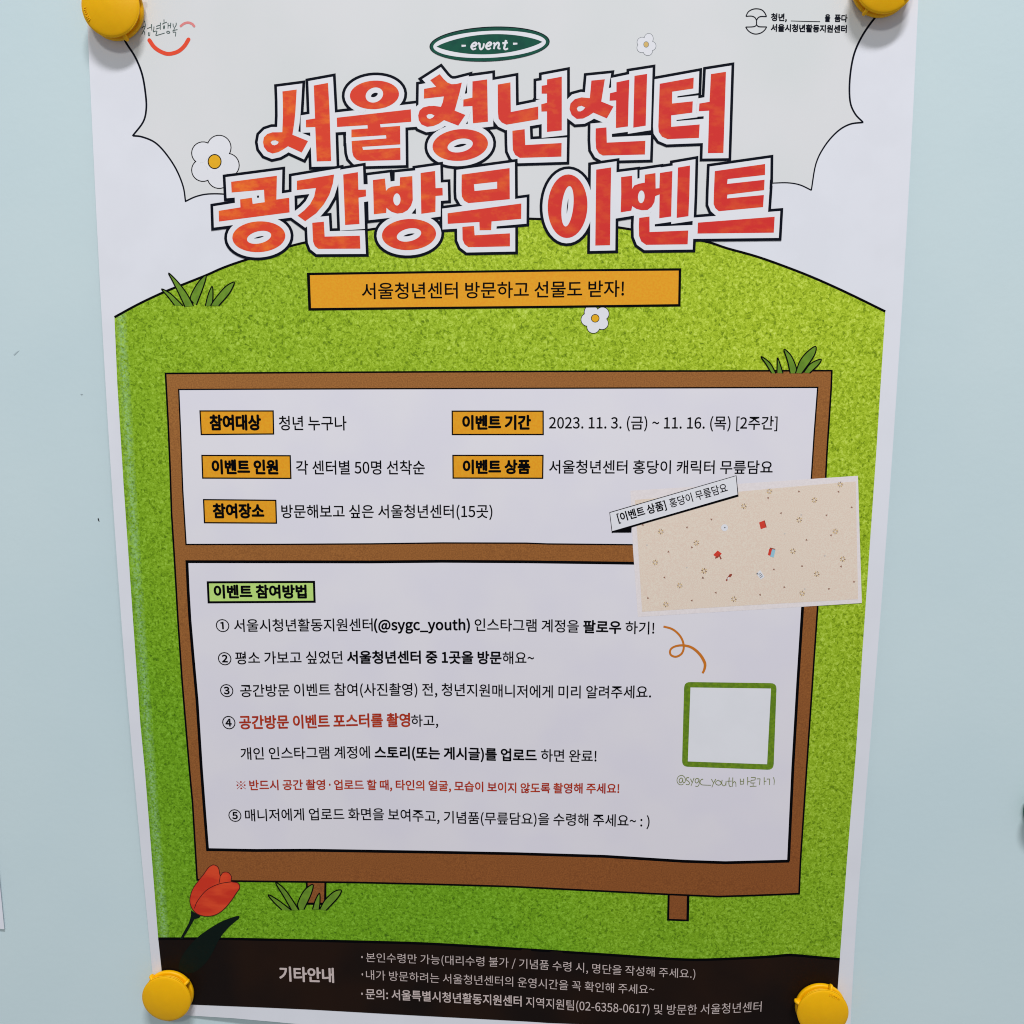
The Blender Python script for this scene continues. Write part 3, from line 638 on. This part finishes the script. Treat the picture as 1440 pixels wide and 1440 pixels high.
# ------------------------------------------------------------------ blanket picture with label strip
za = lambda P: sub(0, P, 5.538, 740, 660); zc = lambda P: sub(0, P, 5.143, 980, 640)
bk = piece('blanket_picture', [(886.5,690),(1000,683),(1206.5,669),(1209.2,760),(1212,848),(1060,857.5),(897,867.5),(890,770)], 12, PINKB, poster)
piece('blanket_cloth', [(893,703),(1038,691.5),(1120,684),(1203.4,677),(1205,760),(1206.6,842.5),(1060,850.7),(903,860.3),(898,780)], 13, PINK, bk)
rnd = random.Random(4)
sp = [tuple(za([p])[0]) for p in [(1048,485),(1325,573),(1005,725),(1385,790),(1195,905),(1087,1053)]]+[tuple(zc([p])[0]) for p in [(525,262),(340,370),(850,325),(740,468),(1002,552),(695,695),(1055,752),(867,860),(762,1000),(268,1042),(52,838),(1037,212)]]
for cx, cy in sp:
    s1, s3 = Sheet(), Sheet()
    for k in range(8):
        a_ = k*math.pi/4+.2; c_, s_ = math.cos(a_), math.sin(a_)
        (s1 if k % 2 else s3).stroke([(cx+1.6*c_, cy+1.6*s_), (cx+4.0*c_, cy+4.0*s_)], 1.0, 14)
    sk = s1.build('printed_sparkle', SPARK, bk); sk['kind'] = 'stuff'
    sk = s3.build('dark_rays', SPARKD, sk); sk['kind'] = 'stuff'
dots = [tuple(za([p])[0]) for p in [(1252,452),(1107,642),(1290,608),(1077,843),(1377,845),(948,1002),(1290,1022),(908,432)]]+[tuple(zc([p])[0]) for p in [(738,263),(515,310),(608,420),(105,465),(1025,265),(1120,378),(938,435),(970,580),(793,613),(760,802),(557,827),(1043,805),(1137,917),(955,968),(632,955),(457,1010),(137,995),(42,888)]]
s_ = Sheet()
for i, (cx, cy) in enumerate(dots):
    a_ = rnd.random()*6
    s_.poly([orient([(cx+1.9*math.cos(a_+k*2.094), cy+1.9*math.sin(a_+k*2.094)) for k in range(3)])], 14); s_.k = 0
s_.build('small_dots', BRN, bk)['kind'] = 'stuff'
s_ = Sheet()
for p in [za([(1250,765)])[0], za([(940,590)])[0], zc([(925,728)])[0], zc([(755,432)])[0], zc([(635,568)])[0], zc([(780,968)])[0]]:
    s_.poly([ell(p[0], p[1], 1.3, 1.1, n=8)], 14); s_.k = 0
s_.build('pale_dots', ink('pale_dot', (186, 178, 172)), bk)['kind'] = 'stuff'
def item(name, P, mat, extra=()):
    o = piece(name, zc(P), 14, mat, bk)
    for j, (P2_, m2) in enumerate(extra): piece('detail', zc(P2_), 15+j, m2, bk)
item('printed_disc', ell(200,525,25,25), WHITE, [(ell(202,524,6,5,n=8), GREYL)])
item('printed_notebook', [(450,487),(488,472),(502,522),(462,536)], RED, [([(486,474),(491,472),(505,522),(500,524)], PENB)])
item('printed_easel', [(118,722),(150,690),(180,712),(150,745)], RED, [([(130,742),(150,728),(156,736),(136,750)], PENB), ([(156,720),(163,716),(180,750),(172,755)], PENB)])
item('printed_books', [(522,680),(545,672),(540,732),(514,722)], RED, [([(545,676),(569,682),(556,740),(530,734)], BLUE), ([(528,668),(566,678),(566,684),(527,676)], PENB)])
item('printed_note', [(430,858),(458,832),(490,880),(462,900)], WHITE, [([(428,858),(442,850),(444,860),(436,864)], GREYL), ([(446,862),(462,850),(464,853),(448,866)], GREYL), ([(452,873),(470,860),(472,863),(454,877)], GREYL), ([(458,884),(476,870),(478,873),(460,888)], GREYL)])
item('printed_pen', [(208,905),(236,862),(255,858),(252,872),(216,912)], PENB, [([(218,897),(228,882),(240,884),(226,902)], PINKB)])
ls = piece('label_strip', [(857,720.3),(1035.6,668.4),(1038.6,698.2),(860.5,749.6)], 16, BLACK, poster)
ls['label'] = 'tilted white strip naming the blanket'
piece('fold', [(860,749),(860.6,746),(888.3,741.2),(887.9,748.9)], 16.5, BLACK, ls)
piece('strip_face', [(857.9,721.2),(1034.8,669.5),(1037.2,695.4),(861,746.8)], 17.2, WHITE, ls)
lettering('lettering', [('[이벤트 상품]', 870.0, 938.0, .030), ('홍당이 무릎담요', 943.2, 1024, LG)], [(868,735.5),(1024,691.3)], 12.6, 18.2, BLACK, ls, perp=True)

# ------------------------------------------------------------------ grass tufts, tulip
def tuft(blades, f, layer, label):
    o = None
    for i, B in enumerate(blades):
        B = f(B); n_ = len(B); k0 = max(range(n_), key=lambda q: min(B[q][1], B[(q+1) % n_][1]))      # the blade's foot: its lowest edge
        path = spline([B[(k0+1+q) % n_] for q in range(n_)], n=4); L0 = layer+i*1.3
        k = piece('blade_face' if o else 'grass_tuft', orient(path), L0, BLADE, o or poster)
        if o is None: o = k; o['label'] = label
        Sheet().stroke(path, 1.7, L0+.3).build('blade_outline', BLACK, o)
r1 = lambda P: sub(0, P, 4, 90, 340); r4 = lambda P: sub(0, P, 4, 960, 300); z26 = lambda P: sub(0, P, 4, 260, 980)
tuft([[(548,265),(600,292),(660,350),(670,360),(622,358),(585,310)], [(800,190),(785,250),(745,355),(728,345),(710,315),(740,250),(775,205)],
      [(588,175),(640,225),(690,290),(728,360),(680,365),(645,290),(610,220)],
      [(833,250),(838,290),(835,340),(825,360),(795,360),(810,300)], [(958,232),(930,290),(870,360),(825,358),(850,320),(900,260),(940,232)]], r1, 6, 'grass tuft on the hill line at left')
tuft([[(440,805),(490,840),(525,900),(500,900),(470,850)], [(535,812),(565,900),(530,898),(532,850)], [(570,765),(610,800),(640,870),(635,900),(605,900),(590,830)],
      [(748,748),(740,800),(670,900),(635,898),(660,830),(700,780)], [(778,820),(765,850),(715,898),(680,895),(720,845)]], r4, 10.2, 'grass tuft on top of the sign board')
tuft([[(468,1113),(520,1140),(600,1200),(545,1198),(500,1155)], [(720,1055),(710,1110),(670,1195),(640,1195),(635,1160),(670,1090)], [(510,1045),(560,1080),(610,1150),(640,1198),(600,1200),(560,1130)],
      [(757,1105),(760,1150),(755,1195),(718,1195),(735,1140)], [(880,1088),(860,1130),(795,1200),(758,1195),(790,1140),(840,1095)]], z26, 9.6, 'grass tuft at the foot of the left sign post')
z6t = lambda P: sub(0, P, 6, 180, 1200)
leaf = spline([(935,528),(880,540),(780,580),(680,640),(580,715),(480,830),(432,930),(440,990),(540,1010),(640,940),(700,860),(770,725),(830,645),(905,575),(935,552)], True, 4)
tp = piece('printed_tulip', z6t(orient(leaf)), 10, TULG, poster)
piece('stem', z6t([(532,480),(560,500),(612,528),(600,545),(560,556),(540,592),(500,660),(462,722),(438,724),(470,665),(512,590),(530,535)]), 10.6, TULG, tp)
bud = spline([(600,225),(640,175),(680,120),(722,98),(762,122),(778,188),(802,162),(845,162),(873,198),(872,238),(925,250),(942,290),(910,340),(870,400),(820,460),(760,508),(690,530),(620,525),(570,500),(535,455),(522,390),(545,305)], True, 4)
bo = orient(z6t(bud))
piece('bud_outline', offset(bo, .6), 11.2, ink('tulip_line', (70, 16, 12)), tp); piece('bud_face', offset(bo, -.5), 11.7, TULIP, tp)
s_ = Sheet(); s_.stroke(z6t(spline([(560,465),(582,410),(640,332),(700,287),(780,255),(872,240)])), 1.0, 12.4); s_.stroke(z6t(spline([(778,188),(775,215),(768,252)])), 1.0, 12.4)
s_.build('petal_lines', MATS['tulip_line'], tp)['kind'] = 'stuff'

# ------------------------------------------------------------------ magnets
def plastic(name, c, rough=.42):
    m = bpy.data.materials.new(name); m.use_nodes = True; nt = m.node_tree; b = nt.nodes['Principled BSDF']; L = nt.links
    b.inputs['Roughness'].default_value = rough; b.inputs['Specular IOR Level'].default_value = .22
    b.inputs['Subsurface Weight'].default_value = .08; b.inputs['Subsurface Radius'].default_value = (.002, .0012, .0003); b.inputs['Subsurface Scale'].default_value = .5
    tc = nt.nodes.new('ShaderNodeTexCoord'); n = nt.nodes.new('ShaderNodeTexNoise'); n.inputs['Scale'].default_value = 220; n.inputs['Detail'].default_value = 4; L.new(tc.outputs['Object'], n.inputs[0])
    r = nt.nodes.new('ShaderNodeValToRGB'); r.color_ramp.elements[0].color = (*[x*.94 for x in c], 1); r.color_ramp.elements[1].color = (*[min(1, x*1.04) for x in c], 1); L.new(n.outputs[0], r.inputs[0]); L.new(r.outputs[0], b.inputs['Base Color'])
    bp = nt.nodes.new('ShaderNodeBump'); bp.inputs['Strength'].default_value = .25; bp.inputs['Distance'].default_value = .0002; L.new(n.outputs[0], bp.inputs['Height']); L.new(bp.outputs[0], b.inputs['Normal'])
    return m
YEL = plastic('yellow_plastic', (.88, .45, .0)); GRN = plastic('green_plastic', (.05, .22, .15))
def lathe(prof, n=64):
    V = []; F = []
    for r, y in prof:
        for k in range(n):
            a_ = 2*math.pi*k/n; V.append((r*math.cos(a_)/1000, -y/1000, r*math.sin(a_)/1000))
    m = len(prof)
    for i in range(m-1):
        for k in range(n):
            k2 = (k+1) % n; F.append((i*n+k, (i+1)*n+k, (i+1)*n+k2, i*n+k2))
    F.append(tuple(range(n))); F.append(tuple((m-1)*n+k for k in range(n))[::-1])
    return mesh(V, F, True)
base_me = lathe([(14.2,0),(14.8,.35),(15,.9),(15,1.9),(14.8,2.4),(14.3,2.7),(13.4,2.8)])
neck_me = lathe([(13.6,2.6),(12.6,2.9),(11.8,3.6),(11.6,4.2),(11.8,4.8),(12.8,5.4)])
cap_me = lathe([(13.2,5.3),(14.2,5.35),(14.9,5.6),(15.2,6.1),(15.2,6.9),(15.15,6.75),(14.9,7.05),(14.3,7.32),(13.2,7.6),(11,8.06),(8,8.55),(4,8.95),(.5,9.06)])
def fin():
    V = []; F = []
    prof = [(11.0,1.6),(15.2,1.6),(16.9,2.5),(17.3,3.7),(17.0,5.0),(15.4,6.1),(11.0,6.1)]
    for sx, ins in ((-.85, .35), (-.5, 0), (.5, 0), (.85, .35)):
        for r, y in prof:
            V.append((sx/1000, -(y+(ins if y < 4 else -ins))/1000, (r-(ins if r > 12 else 0))/1000))
    m = len(prof)
    for q in range(3):
        for i in range(m):
            j = (i+1) % m; F.append((q*m+i, q*m+j, (q+1)*m+j, (q+1)*m+i))
    F.append(tuple(range(m))[::-1]); F.append(tuple(3*m+i for i in range(m)))
    return mesh(V, F, True)
fin_me = fin()
def emboss(word):
    V, F = glyphs(word, .0, res=2); V = V.copy()
    mn, mx = V[:,0].min(), V[:,0].max(); a_ = (V[:,0]-(mn+mx)/2)*.155; rr = 12.2+V[:,1]*1.75     # lettering bent round the rim
    x = rr*np.sin(a_); z = rr*np.cos(a_)
    return V, F, x, z
nib_me = lathe([(.6,7.6),(.55,7.98),(.3,8.06),(.05,8.08)], 12)
for me in (base_me, neck_me, cap_me, fin_me, nib_me): me.materials.append(YEL)
GRP = 'yellow round magnets at the poster corners'
def magnet(px, label, spin, fins, group=GRP, mats=None, z=0.0, tilt=(0, 0), emb=None):
    uv = px2uv([px])[0] if group else pxwall(*px)
    zb_ = float(relief(*uv))+1.0 if group else 0.0
    t = thing('round_magnet', label, 'magnet', (uv[0]/1000, -zb_/1000, HC+uv[1]/1000), group)
    t.rotation_euler = (tilt[0], spin, tilt[1]); t.scale = (.97, 1, .97)
    L_ = [('base', base_me), ('neck', neck_me), ('cap', cap_me)]
    for nm, me in L_:
        if mats: me = me.copy(); me.materials.clear(); me.materials.append(mats)
        o = bpy.data.objects.new(nm, me); col.objects.link(o); o.parent = t
    for a_ in fins:
        me = fin_me
        if mats: me = fin_me.copy(); me.materials.clear(); me.materials.append(mats)
        o = bpy.data.objects.new('fin', me); col.objects.link(o); o.parent = t; o.rotation_euler = (0, math.radians(a_), 0)
    o = bpy.data.objects.new('moulding_nib', nib_me if not mats else nib_me.copy()); col.objects.link(o); o.parent = t
    o.location = (.0085*math.sin(math.radians(emb or 20)), 0, .0085*math.cos(math.radians(emb or 20)))
    if mats: o.data.materials.clear(); o.data.materials.append(mats)
    if emb is not None:                     # maker's word moulded into the rim of the cap
        V, F = glyphs('ucon', .02, res=2); V = V.copy(); k_ = 1.9/(np.ptp(V[:,1])); xx = (V[:,0]-(V[:,0].min()+V[:,0].max())/2)*k_; rr = 12.0+(V[:,1]-V[:,1].min())*k_
        a_ = math.radians(emb)+xx/13; n_ = len(V); X = rr*np.sin(a_); Z = rr*np.cos(a_); top_ = [(x/1000, -.00792, z/1000) for x, z in zip(X, Z)]; bot_ = [(x/1000, -.0070, z/1000) for x, z in zip(X, Z)]
        ed = {}
        for f in F:
            for q in range(len(f)):
                e_ = (f[q], f[(q+1) % len(f)]); ed[e_] = ed.get(e_, 0)+1
        side = [(a2, b2, b2+n_, a2+n_) for (a2, b2) in ed if (b2, a2) not in ed]
        link('moulded_word', mesh(top_+bot_, [tuple(f) for f in F]+side), YEL, t)
    return t
# fin angles: clockwise from straight up, seen from the room
magnet((165.5, 17), 'yellow round magnet on the top left corner, beside the smile logo', 0, (66, 158), emb=252)
magnet((1237, -17), 'yellow round magnet on the top right corner, right of the emblem', 0, (212, 330), emb=118)
magnet((241.5, 1392), 'yellow round magnet on the bottom left corner, below the tulip', 0, (52, -38, 180))
magnet((1151.5, 1411), 'yellow round magnet on the bottom right corner, over the dark band', 0, (18, -72, 140), emb=28)
magnet((1475, 1138), 'green round magnet at the right edge of the photo, on the bare wall', 0, (60, 180, 300), group=None, mats=GRN)

# ------------------------------------------------------------------ neighbouring sheet at the left edge
a = pxwall(7.6, 1305); b = pxwall(2.2, 1218)
W_, H_ = 210, 297
def neighbour():
    V = []; F = []; nu, nv = 14, 20
    for j in range(nv+1):
        for i in range(nu+1):
            s, t = i/nu, j/nv
            z = .3+1.4*math.sin(math.pi*t)+.8*(1-t)*math.sin(math.pi*s)+.9*(max(0, s-.85)/.15)**2*math.exp(-t*6)
            V.append(((a[0]-W_*(1-s)+.0*t)/1000, -z/1000, HC+(a[1]+H_*t+.012*W_*(1-s))/1000))
    F = [(q, q+1, q+nu+2, q+nu+1) for j in range(nv) for q in range(j*(nu+1), j*(nu+1)+nu)]
    n_ = len(V); V += [(x, y+.00018, z) for x, y, z in V]
    G = list(F)+[tuple(i+n_ for i in f[::-1]) for f in F]
    for i in range(nu): G.append((i, i+n_, i+1+n_, i+1)); k = nv*(nu+1)+i; G.append((k, k+1, k+1+n_, k+n_))
    for j in range(nv):
        q = j*(nu+1)+nu; r_ = q+nu+1; G.append((q, q+n_, r_+n_, r_)); q = j*(nu+1); r_ = q+nu+1; G.append((q, r_, r_+n_, q+n_))
    return mesh(V, G, False)
ns = link('paper_sheet', neighbour(), PAPER); ns['label'] = 'corner of a blank white sheet hanging at the left edge of the photo'; ns['category'] = 'paper'
